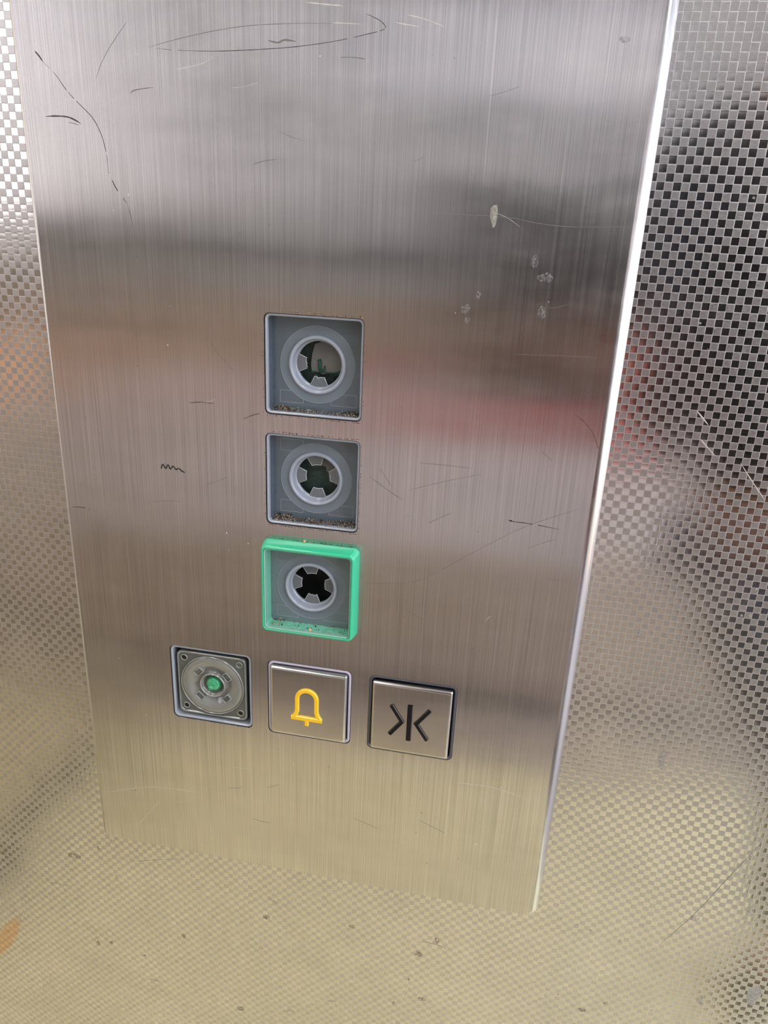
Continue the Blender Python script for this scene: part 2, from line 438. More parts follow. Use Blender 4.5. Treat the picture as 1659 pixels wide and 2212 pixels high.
def ribbon(mb, pts, w, y, mat, taper=True):
    P = [Vector((a, b)) for a, b in pts]
    # resample smoothly (Catmull-Rom)
    Q = []
    for i in range(len(P) - 1):
        p0 = P[max(i - 1, 0)]; p1 = P[i]; p2 = P[i + 1]; p3 = P[min(i + 2, len(P) - 1)]
        for k in range(5):
            t = k / 5
            Q.append(.5 * ((2 * p1) + (p2 - p0) * t + (2 * p0 - 5 * p1 + 4 * p2 - p3) * t * t + (3 * p1 - p0 - 3 * p2 + p3) * t ** 3))
    Q.append(P[-1]); n = len(Q)
    ids = []
    for i, q in enumerate(Q):
        t = (Q[min(i + 1, n - 1)] - Q[max(i - 1, 0)])
        if t.length < 1e-6: t = Vector((1, 0))
        t.normalize(); nn = Vector((-t.y, t.x))
        s = w * .5 * (min(1, .25 + 4 * min(i, n - 1 - i) / n) if taper else 1) * random.uniform(.65, 1.15)
        a = q + nn * s; b_ = q - nn * s
        ids.append((mb.vert(a.x, y, a.y), mb.vert(b_.x, y, b_.y)))
    for i in range(n - 1):
        if random.random() < .07 and mat == 1: continue
        mb.face((ids[i][0], ids[i][1], ids[i + 1][1], ids[i + 1][0]), mat)

def splat(mb, x, z, rx, rz, y, mat, n=18):
    ph = [random.uniform(0, 6.28) for _ in range(3)]
    L = []
    for i in range(n):
        a = 2 * PI * i / n
        k = 1 + .13 * math.sin(2 * a + ph[0]) + .10 * math.sin(3 * a + ph[1]) + .07 * math.sin(5 * a + ph[2])
        L.append((x + rx * k * math.cos(a), y, z + rz * k * math.sin(a)))
    inner = [(x + (p[0] - x) * .8, y - .06, z + (p[2] - z) * .8) for p in L]
    mb.loft([L, inner], mat, True); mb.face([mb.vert(*p) for p in inner], mat, True)

SM = {'d': 1, 'f': 2, 'l': 3, 'r': 4, 'k': 5, 'w': 6, 's': 7}
for w, mt, pts in SCR: ribbon(pl, pts, w, -.03, SM[mt], taper=(mt != 'k'))
for x, z, rx, rz, mt in BLB: splat(pl, x, z, rx, rz, -.02, SM[mt])
for i in range(70):                            # tiny specks of dust
    x = random.uniform(-92, 92); z = random.uniform(-85, 235)
    if any(abs(x - a) < 20 and abs(z - b) < 20 for a, b in BTN.values()): continue
    r = random.uniform(.12, .3); splat(pl, x, z, r, r, -.02, random.choice((3, 6, 7)), 7)
for i in range(26):                            # short random hairline scratches
    x = random.uniform(-90, 90); z = random.uniform(-85, 235)
    if any(abs(x - a) < 27 and abs(z - b) < 27 for a, b in BTN.values()): continue
    a = random.uniform(-.5, .5); L = random.uniform(3, 14)
    ribbon(pl, [(x, z), (x + L * .5 * math.cos(a), z + L * .5 * math.sin(a) + random.uniform(-.5, .5)), (x + L * math.cos(a), z + L * math.sin(a))], .10, -.03, random.choice((2, 3, 2)))
PM = [m_plate, m_dark_sc, m_faint_sc, m_light_sc, m_red_sc, m_ink, m_dry, m_smudge]
plate = pl.build('faceplate', PM, panel)

# ------------------------------------------------------------------ push buttons
def frame_ring(mb, cx, cz, ho, hi, y0, y1, ro=1.8, ri=1.4, mat=0, b=.25):
    """square ring with softened front edges, y0 back, y1 front"""
    mb.loft([rrect(cx, cz, ho, ho, ro, y0), rrect(cx, cz, ho, ho, ro, y1 + b), rrect(cx, cz, ho - b * .3, ho - b * .3, ro, y1 + b * .3), rrect(cx, cz, ho - b, ho - b, ro, y1),
             rrect(cx, cz, hi + b, hi + b, ri, y1), rrect(cx, cz, hi, hi, ri, y1 + b), rrect(cx, cz, hi, hi, ri, y0)], mat, False, closed=True)

def ridge(mb, cx, cz, r, y, w=.14, h=.14, mat=0, n=72, a0=0, a1=2 * PI):
    full = abs(a1 - a0 - 2 * PI) < 1e-6
    m_ = n if full else n + 1
    def L(rad, yy): return [(cx + rad * math.cos(a0 + (a1 - a0) * i / n), yy, cz + rad * math.sin(a0 + (a1 - a0) * i / n)) for i in range(m_)]
    mb.loft([L(r - w, y), L(r - w * .4, y - h), L(r + w * .4, y - h), L(r + w, y)], mat, True, ring=full)

def rect_ridge(mb, x0, x1, z0, z1, y, w=.10, mat=0):
    for a, b_, c, d in ((x0, x1, z0 - w, z0 + w), (x0, x1, z1 - w, z1 + w), (x0 - w, x0 + w, z0, z1), (x1 - w, x1 + w, z0, z1)):
        mb.box(a, b_, y - .08, y + .02, c, d, mat)

def tab_mesh(cx, cz, ang, y, r0=7.9, r1=4.6, half0=.40, half1=.33, broken=False, thick=.8):
    mb = MB(cx, y, cz)
    n = 8
    def pt(r, a, yy): return (cx + r * math.cos(a), yy, cz + r * math.sin(a))
    outer_f = [pt(r0 + .3, ang - half0 + 2 * half0 * i / n, y) for i in range(n + 1)]
    inn = []
    for i in range(n + 1):
        rr = r1 + (random.uniform(-.1, .5) if broken else .0)
        inn.append(pt(rr, ang - half1 * 1.12 + 2 * half1 * 1.12 * i / n, y + .3))
    F_ = outer_f + inn[::-1]
    B_ = [(p[0], p[1] + thick, p[2]) for p in F_]
    mid = [(p[0] * .96 + .04 * (cx + 6.2 * math.cos(ang)), p[1] - .12, p[2] * .96 + .04 * (cz + 6.2 * math.sin(ang))) for p in F_]
    mb.loft([B_, F_, mid], 0, False, cap0=True, cap1=True)
    # raised bright lip along the inner and side edges
    edge = [outer_f[0]] + inn + [outer_f[-1]]
    mb.tube([(p[0], p[1] - .05, p[2]) for p in edge], .12, 6, 1)
    return mb

def grit_line(mb, cx, cz, hw, y0, y1, zlo, n, mats=(0, 1, 2), wts=(5, 3, 4), rmax=.32, spread=.5):
    for i in range(n):
        x = cx + random.uniform(-hw, hw); y = random.uniform(y0, y1)
        r = random.uniform(.06, rmax) * random.choice((.5, .7, 1))
        mb.blob(x, y, zlo + abs(random.gauss(0, spread)) * .6 + r * .5, r, random.choices(mats, wts)[0], n=5)

def socket(key, yf, label, rim_mats, plate_mat, inner_mat, tabs, broken, green=False):
    """empty button housing: rim, recessed back plate with a collar and a hole"""
    cx, cz = BTN[key]
    yb = yf + 5.3 + (.6 if green else 0)
    ho = 17.15 if not green else 16.75
    hi = 16.35 if not green else 16.1
    bz = MB(cx, yf, cz)
    if green:
        frame = MB(cx, 0, cz)
        # chunky tapered green ring standing proud of the plate
        frame.loft([rrect(cx, cz, 17.6, 17.6, 1.8, 1.5), rrect(cx, cz, 17.6, 17.6, 1.8, -.05), rrect(cx, cz, 18.6, 18.6, 2.4, -.1), rrect(cx, cz, 18.5, 18.5, 2.4, -.6), rrect(cx, cz, 17.9, 17.9, 2.1, -5.0),
                    rrect(cx, cz, 17.55, 17.55, 2.0, -5.7), rrect(cx, cz, 17.1, 17.1, 1.8, -6.0), rrect(cx, cz, 16.8, 16.8, 1.6, -6.0), rrect(cx, cz, 16.75, 16.75, 1.6, 1.5)], 0, True, closed=True)
        bt = frame.build('push_button', [m_green], panel)
        frame_ring(bz, cx, cz, ho, hi + .1, yf + 1.6, yf - .35, 1.6, 1.3, 0, .3)
        bz.loft([rrect(cx, cz, hi + .1, hi + .1, 1.3, yf + 1.6), rrect(cx, cz, hi - .1, hi - .1, 1.2, yb)], 1, False)
        rim = bz.build('rim', rim_mats, bt)
    else:
        frame_ring(bz, cx, cz, ho, hi, yf + 1.8, yf, 1.8, 1.2, 0, .3)
        frame_ring(bz, cx, cz, ho - .02, hi + .3, yf + 2.2, yf + 1.81, 1.8, 1.2, 0, .05)
        bz.loft([rrect(cx, cz, hi, hi, 1.2, yf + 1.8), rrect(cx, cz, hi - .15, hi - .15, .8, yb)], 1, False)
        bt = bz.build('push_button', rim_mats, panel)
    bt['label'] = label
    # back plate: square outside, round hole inside, faint moulded circles and label fields
    bp = MB(cx, yb, cz)
    sq = rsq(cx, cz, 16.35, .8, yb)
    bp.loft([[(p[0], yb + 1.0, p[2]) for p in sq], sq, circ_like(cx, cz, 10.0, yb, sq), circ_like(cx, cz, 10.0, yb + 1.0, sq)], 0, False)
    bp.loft([circ(cx, cz, 13.3, yb + .01, 72), circ(cx, cz, 13.25, yb - .12, 72), circ(cx, cz, 10.0, yb - .12, 72)], 2, False)
    ridge(bp, cx, cz, 13.35, yb, .09, .16, 1); ridge(bp, cx, cz, 12.85, yb, .07, .08, 1)
    for (x0, x1, z0, z1) in (((-13.5, -5, -13.8, -9.6), (5, 14.2, -13.8, -9.6)) if key == 'b1' else ((-13.5, -5, 9.8, 14.2), (-13.5, -5, -13.8, -9.4), (5, 14.2, -13.6, -9.4))):
        rect_ridge(bp, cx + x0, cx + x1, cz + z0, cz + z1, yb, .05, 1)
    bp.build('back_plate', [plate_mat, m_line, m_annul], bt)
    # collar: rounded milky ring funnelling back to the hole
    co = MB(cx, yb, cz)
    prof = [(10.25, .5), (10.2, -.55), (9.95, -1.0), (9.55, -1.15), (9.1, -1.0), (8.85, -.5), (8.75, .8), (8.55, 1.8), (8.3, 2.1), (7.95, 2.3), (7.85, 3.1), (8.6, 3.1), (9.3, 2.0), (10.0, 1.2)]
    co.loft([circ(cx, cz, r, yb + dy, 64) for r, dy in prof], 0, True, closed=True)
    c_ = co.build('collar', [m_collar], bt)
    for a in tabs:
        t = tab_mesh(cx, cz, math.radians(a), yb + 2.35, broken=(a in broken))
        t.build('tab', [m_tab, m_tabedge], bt)
    return bt, yb, cx, cz

# top socket: two tabs left, grey film and loose green wires behind
b1, yb, cx, cz = socket('b1', .35, 'topmost empty grey button socket with two tabs left', [m_rim, m_inner], m_backp, m_inner, (180, 270), (180, 270))
bd = MB(cx, 11, cz)
bd.loft([circ(cx, cz, 9.6, 8.6, 40), circ(cx, cz, 9.6, 11.4, 40), circ(cx, cz, .01, 11.4, 40)], 0, False)
bd.build('cavity', [m_pcb], b1)
fl = MB(cx, 10.5, cz)
P = [(-2.2, 6.5), (2, 8.3), (6.2, 6.9), (8.4, 3), (8.6, -2.4), (7, -3.4), (3.5, -3.0), (.8, -3.9), (-1.2, -3.1), (-3.2, -3.6), (-3.6, -.6), (-3.2, 3)]
fl.loft([[(cx + a, 10.9, cz + b) for a, b in P], [(cx + a, 10.1, cz + b) for a, b in P]], 0, False, cap1=True)
fl.build('film', [m_pcbgrey], b1)
wr = MB(cx, 9.8, cz)
wr.tube([(cx - .6, 9.9, cz + 1.2), (cx - .2, 9.6, cz + .2), (cx - .3, 9.5, cz - 1.6), (cx + .4, 9.6, cz - 3.2)], [.65, .5, .6, .3], 8)
wr.tube([(cx + 1.6, 9.9, cz - .8), (cx + 1.5, 9.5, cz - 2.0), (cx + .2, 9.6, cz - 2.9)], [.2, .35, .3], 8)
wr.tube([(cx - 4.5, 9.9, cz - 3.0), (cx - 1, 9.7, cz - 3.2), (cx + 2, 9.7, cz - 3.0), (cx + 4, 9.7, cz - 3.4), (cx + 7.2, 9.7, cz - 2.4)], .17, 6)
wr.tube([(cx + 5.2, 9.9, cz - 5.5), (cx + 5.0, 9.5, cz - 4.4), (cx + 5.7, 9.5, cz - 3.6), (cx + 6.6, 9.6, cz - 3.6)], .22, 6)
wr.build('wire', [m_wire], b1)
# second socket: four tabs, dark green circuit behind a torn film
b2, yb, cx, cz = socket('b2', .35, 'second empty grey button socket with four clear tabs', [m_rim, m_inner], m_backp, m_inner, (8, 98, 180, 270), ())
bd = MB(cx, 11, cz)
bd.loft([circ(cx, cz, 9.6, 8.6, 40), circ(cx, cz, 9.6, 11.4, 40), circ(cx, cz, .01, 11.4, 40)], 0, False)
bd.build('cavity', [m_pcb], b2)
fl = MB(cx, 10.5, cz)
P = [(-1.5, 6.6), (0, 8.2), (3.4, 8.2), (6.6, 6.4), (8.4, 3.2), (8.6, 0), (7.8, -2.2), (6.2, -3.0), (5.0, -1.5), (3.6, -.4), (3.7, 1.2), (2.6, 2.0), (2.5, 3.5), (1.0, 3.9), (-1.2, 3.9)]
fl.loft([[(cx + a, 10.9, cz + b) for a, b in P], [(cx + a, 10.1, cz + b) for a, b in P]], 0, False, cap1=True)
fl.build('film', [m_pcbgrey], b2)
# third, green framed
b3, yb, cx, cz = socket('b3', -5.4, 'bright green raised frame around an empty socket', [m_rimg, m_innerg], m_backp2, m_innerg, (4, 97, 178, 268), (268, 4), True)
bd = MB(cx, 6, cz)
bd.loft([circ(cx, cz, 9.6, yb + 3.2, 40), circ(cx, cz, 9.6, 11.4, 40), circ(cx, cz, .01, 11.4, 40)], 0, False)
bd.build('cavity', [m_cavity_shade], b3)

def grit(bt, key, n, yb, zin, outer=True, outn=60, top=0, h=15.9, hr=17.7):
    cx, cz = BTN[key]
    g_ = MB(cx, 0, cz - 16)
    y0 = (-5 if key == 'b3' else .6)
    grit_line(g_, cx, cz - zin, h, y0, yb - .2, cz - zin, n, spread=.35)
    for i in range(n // 6):    # in the back corners
        g_.blob(cx + random.choice((-1, 1, -1)) * random.uniform(9, 15.6), yb - .3, cz - zin + abs(random.gauss(0, .6)), random.uniform(.08, .3), random.choice((0, 1, 2)), n=5)
    for i in range(14):
        g_.blob(cx - 15.9 + random.uniform(0, .5), yb - .2, cz + random.uniform(-15, 12), random.uniform(.05, .16), 2, n=5)
    # packed grime round the cut-out
    for i in range(outn):
        r = random.uniform(.07, .24)
        g_.blob(cx + random.uniform(-hr + 1, hr - 1), -.02, cz - hr - random.uniform(-.15, .22), r, random.choices((0, 1), (1, 3))[0], .5, n=5)
    for i in range(outn // 3):
        r = random.uniform(.06, .18); sgn = random.choice((-1, 1))
        g_.blob(cx + sgn * (hr + random.uniform(-.1, .1)), -.02, cz + random.uniform(-hr, hr * .6), r, 1, .5, n=5)
    for i in range(top):
        r = random.uniform(.06, .26)
        g_.blob(cx + random.uniform(-hr + 1, hr - 1), -.03, cz + hr + random.uniform(-.05, .28), r, random.choices((0, 1, 2), (1, 3, 2))[0], .5, n=5)
    o = g_.build('grime', [m_grit, m_rust, m_soot], bt); o['kind'] = 'stuff'
grit(b1, 'b1', 420, 5.6, 16.1, outn=120, top=25)
grit(b2, 'b2', 700, 5.6, 16.1, outn=170, top=60)
grit(b3, 'b3', 160, .4, 16.0, outn=0, top=75, hr=18.65)
sp = MB(0, 0, 50)
sp.blob(1.0, -4.2, 51.7 - 15.7, .65, 0)
m_peb = simple('beige_pebble', (.75, .48, .25), .6)
sp.build('pebble', [m_peb], b3)
sp = MB(-2.6, 0, 70.6); sp.blob(-2.6, -.4, 70.6, .5, 0); sp.build('pebble', [m_peb], b3)

# fourth: clear uncapped switch
cx, cz = BTN['b4']
bz = MB(cx, 0, cz)
frame_ring(bz, cx, cz, 17.3, 16.3, 7.5, .2, 2.2, 1.6, 0, .35)
bz.loft([rrect(cx, cz, 16.3, 16.3, 1.6, 7.5), rrect(cx, cz, 6, 6, 1.6, 7.5)], 1, False)
b4 = bz.build('push_button', [m_rim, m_gap], panel)
b4['label'] = 'switch body without its cap, clear plastic with a green centre'
cv = MB(cx, .8, cz)
sq = rsq(cx, cz, 14.75, 2.2, 1.0)
def lk(h, r, y): return rsq(cx, cz, h, r, y)
cv.loft([lk(14.9, 2.3, 5.5), lk(14.9, 2.3, 1.0), lk(14.7, 2.2, .75), lk(14.2, 2.0, .75), lk(13.95, 1.9, 1.15), circ_like(cx, cz, 13.6, 1.2, sq)], 0, False)
cv.build('cover', [m_under], b4)
ed = MB(cx, .8, cz)
ed.loft([lk(14.75, 2.25, .74), lk(14.6, 2.2, .62), lk(14.35, 2.1, .62), lk(14.2, 2.05, .74)], 0, True)
ridge(ed, cx, cz, 13.5, 1.2, .22, .7, 0); ridge(ed, cx, cz, 12.75, 1.1, .12, .3, 0)
ed.build('cover_edge', [m_clear2], b4)
dm = MB(cx, .5, cz)
pr = [(13.4, 1.2), (12.8, .7), (11.5, .55), (9.8, .9), (8.2, 1.7), (7.0, 2.6), (6.0, 3.0), (5.3, 2.4), (5.0, 1.6), (4.7, 1.6), (4.5, 3.0), (3.2, 4.0), (.01, 4.2)]
dm.loft([circ(cx, cz, r, y, 64) for r, y in pr], 0, True)
dm.build('disc', [m_clear2], b4)
rg = MB(cx, 1.4, cz)
ridge(rg, cx, cz, 5.25, 2.0, .3, 1.3, 0); 
rg.build('centre_ring', [m_clear2], b4)
for a in (38, 135, 226, 318):
    t = MB(cx, 2, cz); ar = math.radians(a)
    ux, uz = math.cos(ar), math.sin(ar)
    def q(r, s, y): return (cx + ux * r - uz * s, y, cz + uz * r + ux * s)
    A = [q(7.0, -1.8, .9), q(9.4, -1.8, .7), q(9.4, 1.8, .7), q(7.0, 1.8, .9)]
    B = [q(6.9, -1.9, 2.9), q(9.6, -1.9, 2.2), q(9.6, 1.9, 2.2), q(6.9, 1.9, 2.9)]
    t.loft([B, A], 0, False); t.face([t.vert(*p) for p in [q(7.3, -1.5, 1.3), q(9.1, -1.5, 1.1), q(9.1, 1.5, 1.1), q(7.3, 1.5, 1.3)]], 1)
    for i in range(4): t.tube([A[i], A[(i + 1) % 4]], .13, 6, 2)
    t.build('slot', [m_clear2, m_under, m_line], b4)
ld = MB(cx, 1, cz)
ld.loft([circ(cx, cz, 3.3, 4.2, 24), circ(cx, cz, 3.2, 2.4, 24), circ(cx, cz, 2.7, 1.5, 24), circ(cx, cz, 1.7, .95, 24), circ(cx, cz, .4, .8, 24)], 0, True, cap1=True)
ld.blob(cx - .9, 1.3, cz - 1.2, 1.2, 0); ld.blob(cx + 1.5, 2.2, cz + .9, 1.3, 0); ld.blob(cx, 2.0, cz + 2.4, 1.1, 0)
ld.build('lens', [m_led], b4)
for sx, sz in ((-1, 1), (1, 1), (1, -1), (-1, -1)):
    sc = MB(cx + 11.9 * sx, .6, cz + 11.6 * sz)
    X, Z = cx + 11.9 * sx, cz + 11.6 * sz
    sc.loft([circ(X, Z, 1.5, 1.2, 20), circ(X, Z, 1.4, .85, 20), circ(X, Z, 1.15, .85, 20), circ(X, Z, 1.05, 1.3, 20)], 0, True)
    sc.loft([circ(X, Z, 1.05, 1.12, 20), circ(X, Z, .02, 1.14, 20)], 1 if sx * sz < 1 or sx < 0 or sz < 0 else 2, False)
    sc.build('screw_hole', [m_clear2, m_screw, m_under], b4)
gr = MB(cx, 0, cz - 17)
for i in range(60):
    gr.blob(cx + random.uniform(-12, 17), -.02, cz - 17.55 + random.uniform(-.2, .2), random.uniform(.07, .22), random.choice((0, 1, 1)), .5, n=5)
o = gr.build('grime', [m_grit, m_rust], b4); o['kind'] = 'stuff'

def cap_button(key, bez_mat, label, hb=17.1):
    cx, cz = BTN[key]
    bz = MB(cx, 0, cz)
    frame_ring(bz, cx, cz, hb, hb - 1.1, 5.0, -.15, 2.4, 1.5, 0, .4)
    bz.loft([rrect(cx, cz, hb - 1.1, hb - 1.1, 1.5, 4.6), rrect(cx, cz, 8, 8, 1.5, 4.6)], 1, False)
    bt = bz.build('push_button', [bez_mat, m_gap], panel); bt['label'] = label
    cp = MB(cx, -2, cz)
    h = 15.65
    L = [rrect(cx, cz, h, h, .5, 4.5)]
    for k in range(7):
        a = PI / 2 * k / 6; r = 1.05
        L.append(rrect(cx, cz, h - r * (1 - math.cos(a)), h - r * (1 - math.cos(a)), .5, -2.1 + r * (1 - math.sin(a)) ))
    cp.loft(L, 0, True); cp.face([cp.vert(*p) for p in L[-1]], 0, False)
    for i in range(5):
        splat(cp, cx + random.uniform(-13, 13), cz + random.uniform(-13, 13), .15, .15, -2.12, 1, 6)
    cp.build('cap', [m_cap, m_smudge], bt)
    return bt, cx, cz

b5, cx, cz = cap_button('b5', m_bezclear, 'steel alarm button with a yellow bell symbol')
# bell: stroked outline, flared skirt, clapper
def stroke(mb, pts, w, y, h=.75, mat=0, closed=False, b=.28, ends=None):
    P = [Vector(p) for p in pts]; n = len(P)
    A, B, A2, B2 = [], [], [], []
    for i, q in enumerate(P):
        if closed: t1 = (q - P[i - 1]).normalized(); t2 = (P[(i + 1) % n] - q).normalized()
        else:
            t1 = (q - P[i - 1]).normalized() if i else (P[1] - q).normalized()
            t2 = (P[i + 1] - q).normalized() if i < n - 1 else t1
        nn = (Vector((-t1.y, t1.x)) + Vector((-t2.y, t2.x))).normalized()
        s = 1 / max(.5, nn.dot(Vector((-t1.y, t1.x))))
        A.append(q + nn * w / 2 * s); B.append(q - nn * w / 2 * s)
        A2.append(q + nn * (w / 2 - b) * s); B2.append(q - nn * (w / 2 - b) * s)
    def L(S, yy): return [(p.x, yy, p.y) for p in S]
    rows = [L(A, y + .05), L(A, y - h + b), L(A2, y - h), L(B2, y - h), L(B, y - h + b), L(B, y + .05)]
    mb.loft(rows, mat, False, ring=closed)
    if not closed:
        for e in (0, n - 1):
            mb.face([mb.vert(*rows[k][e]) for k in range(6)], mat)
bm_ = MB(cx, -2.1, cz)
bx, bz0 = cx - .35, cz
R_ = 4.0
arc = [(bx + R_ * math.cos(a), bz0 + 2.9 + R_ * math.sin(a)) for a in [PI * k / 14 for k in range(15)]]
outl = [(bx + 5.6, bz0 - 6.2), (bx + 4.5, bz0 - 4.5), (bx + 4.0, bz0 - 2.9), (bx + 4.0, bz0 + 1.2)] + arc + [(bx - 4.0, bz0 + 1.2), (bx - 4.0, bz0 - 2.9), (bx - 4.5, bz0 - 4.5), (bx - 5.6, bz0 - 6.2)]
stroke(bm_, outl, 1.75, -2.1)
stroke(bm_, [(bx - 6.4, bz0 - 6.35), (bx + 6.4, bz0 - 6.35)], 1.95, -2.1, .8)
stroke(bm_, [(bx, bz0 - 6.9), (bx, bz0 - 9.5)], 1.7, -2.1, .7)
bm_.build('bell_symbol', [m_yellow], b5)

b6, cx, cz = cap_button('b6', m_bezblack, 'steel door closing button with black arrows meeting at a bar', 17.3)
s6 = MB(cx, -2.1, cz)
ox, oz = cx - .35, cz - .6
stroke(s6, [(ox, oz + 7.9), (ox, oz - 8.3)], 2.0, -2.1, .6)
stroke(s6, [(ox - 7.4, oz + 6.9), (ox - 2.9, oz - .1), (ox - 7.6, oz - 6.6)], 1.75, -2.1, .6)
stroke(s6, [(ox + 7.6, oz + 6.7), (ox + 2.7, oz - .1), (ox + 7.4, oz - 7.0)], 1.75, -2.1, .6)
s6.build('arrow_symbol', [m_black], b6)
# ------------------------------------------------------------------ the lift car round the panel
X0, X1, Y0, Y1, Z0, Z1 = -790., 960., -1430., 12., -985., 1150.
def struct(name, mb, mats, parent=None):
    o = mb.build(name, mats, parent)
    if parent is None: o['kind'] = 'structure'
    return o
wf = MB(0, 12, 0)
wf.box(X0 - 40, X1 + 40, 12.0, 52, Z0, Z1, 0)
for w, mt, pts in WSCR: ribbon(wf, pts, w, 11.96, 1 if mt == 'f' else 2)
for x, z, rx, rz, mt in WBLB: splat(wf, x, z, rx, rz, 11.97, 3 if mt == 'w' else 4)
for i in range(150):
    x = random.uniform(100, 190) if random.random() < .7 else random.uniform(-180, 190); z = random.uniform(-220, 240)
    if XL < x < XR and z > ZB: continue
    r = random.uniform(.12, .42); splat(wf, x, z, r, r, 11.97, random.choice((3, 4, 4)), 7)
for i in range(34):                            # small scuffs and dirt below the panel
    x = random.uniform(-175, 150); z = random.uniform(-225, -100)
    r = random.uniform(.4, 2.2); splat(wf, x, z, r * random.uniform(.5, 1.6), r, 11.975, 5, 9)
for i in range(7):
    x = random.uniform(-160, 140); z = random.uniform(-215, -110); a = random.uniform(-.9, .3); L = random.uniform(4, 12)
    ribbon(wf, [(x, z), (x + L * .5 * math.cos(a), z + L * .5 * math.sin(a) + .6), (x + L * math.cos(a), z + L * math.sin(a))], .25, 11.97, 1)
struct('wall_front', wf, [m_wall, m_faint_sc, m_light_sc, m_dry, m_smudge, m_dirt])

m_floor = simple('beige_vinyl', (.86, .76, .45), .55, noise=.08, nscale=60)
m_steelw = simple('dull_steel_sheet', (.74, .69, .60), .30, metal=1., noise=.06, nscale=20)
m_paint = simple('pale_grey_laminate', (.385, .39, .42), .5, noise=.03, nscale=10)
m_darkp = simple('dark_grey_laminate', (.12, .125, .15), .5)
m_skirt = simple('dark_skirting_steel', (.16, .15, .135), .5, metal=.3)
m_rail = simple('rail_dark_rubber', (.08, .08, .085), .5)
m_ceil = simple('white_ceiling', (.72, .72, .72), .6)
m_lamp = simple('lamp_diffuser', (.9, .9, .9), .5, emit=((1.0, .97, .92), 11.0))
m_glass = simple('tinted_window_glass', (.74, .72, .73), .0, trans=1., ior=1.45)
m_frame = simple('window_frame_steel', (.45, .45, .46), .4, metal=.8)
m_brown = simple('brown_reflect_band', (.44, .36, .30), .45)
m_pink = simple('rosy_reflect_band', (.66, .60, .62), .5)
m_tan = simple('tan_reflect_band', (.47, .38, .31), .5)
m_mid = simple('mid_grey_reflect_band', (.50, .50, .53), .5)

f = MB(0, 0, Z0); f.box(X0 - 40, X1 + 40, Y0 - 40, 12, Z0 - 30, Z0); f.box(X0, X1, Y0, -1210, Z0, Z0 + 1.5, 1); struct('floor', f, [m_floor, m_brown])  # brown strip added for the reflected tone near the far wall
c = MB(0, 0, Z1); c.box(X0 - 40, X1 + 40, Y0 - 40, 52, Z1, Z1 + 30); struct('ceiling', c, [m_ceil])

# left wall: steel below, wide window above the rail
WZ0, WZ1, WY0, WY1 = 150., 1000., -1150., -720.
w = MB(X0, 0, 0)
w.box(X0 - 40, X0, Y0, 12, Z0, WZ0, 0); w.box(X0 - 40, X0, Y0, 12, WZ1, Z1, 0)
w.box(X0 - 40, X0, Y0, WY0, WZ0, WZ1, 0); w.box(X0 - 40, X0, WY1, 12, WZ0, WZ1, 0)
struct('wall_left', w, [m_steelw])
wn = MB(X0, 0, WZ0)
wn.box(X0 - 24, X0 - 18, WY0, WY1, WZ0, WZ1, 0)
win = struct('window_1', wn, [m_glass])
fr = MB(X0, 0, WZ0)
for a in ((WY0, WY0 + 30, WZ0, WZ1), (WY1 - 30, WY1, WZ0, WZ1), (WY0, WY1, WZ0, WZ0 + 25), (WY0, WY1, WZ1 - 25, WZ1)):
    fr.box(X0 - 34, X0 - 8, a[0], a[1], a[2], a[3], 0)
fr.build('window_frame', [m_frame], win)

# far wall: invented colour bands set the reflected tones, pale laminate above
w = MB(0, Y0, 0)
w.box(X0 - 40, X1 + 40, Y0 - 40, Y0, Z0, -560, 0)
w.box(X0 - 40, X1 + 40, Y0 - 40, Y0, -560, -150, 1)
w.box(X0 - 40, X1 + 40, Y0 - 40, Y0, -150, 20, 2)
w.box(X0 - 40, X1 + 40, Y0 - 40, Y0, 20, 330, 3)
w.box(X0 - 40, X1 + 40, Y0 - 40, Y0, 330, 400, 4); w.box(X0 - 40, -220, Y0 - 40, Y0, 400, 560, 4); w.box(250, X1 + 40, Y0 - 40, Y0, 400, 560, 4)
w.box(-220, 250, Y0 - 40, Y0, 400, 560, 5); w.box(X0 - 40, X1 + 40, Y0 - 40, Y0, 560, Z1, 4)  # bluish white patch: window daylight painted as wall colour
struct('wall_back', w, [m_brown, m_pink, m_tan, m_mid, m_paint, simple('painted_daylight_band', (.84, .88, .97), .4)])
rp = MB(300, Y0, -110); rp.box(-180, 700, Y0, Y0 + 6, -280, -70, 0)  # red board added to tint the reflections in the panel
o = rp.build('red_reflect_board', [simple('dark_red_board', (.50, .17, .16), .6)]); tag(o, 'added dark red board that reddens the reflections in the control panel', 'board')
nb = MB(X0, -890, -75); nb.box(X0, X0 + 4, -965, -815, -140, -15, 0)  # orange patch added for the warm light reflected at the left
o = nb.build('warm_spot_patch', [simple('warm_spot_orange', (.95, .52, .28), .6)]); tag(o, 'added orange patch standing in for a warm spot of light on the left side wall', 'warm_spot_patch')
# skirtings
s = MB(0, Y0, Z0); s.box(X0, X1, Y0, Y0 + 8, Z0, Z0 + 60); struct('baseboard_back', s, [m_skirt])
s = MB(X0, 0, Z0); s.box(X0, X0 + 8, Y0 + 8, 12, Z0, Z0 + 80); struct('baseboard_left', s, [m_skirt])

# right wall with the open doorway to daylight
DY0, DY1, DZ = -1250., -55., 1100.
w = MB(X1, 0, 0)
w.box(X1, X1 + 40, Y0, DY0, Z0, Z1); w.box(X1, X1 + 40, DY1, 12, Z0, Z1); w.box(X1, X1 + 40, DY0, DY1, DZ, Z1)
struct('wall_right', w, [m_steelw])
g_ = MB(X1, 0, Z0); g_.box(X1 - 900 + 940, X1 + 6000, -5000, 4000, Z0 - 60, Z0 - 31); struct('ground', g_, [simple('paving', (.30, .26, .23), .8, noise=.2, nscale=4)])

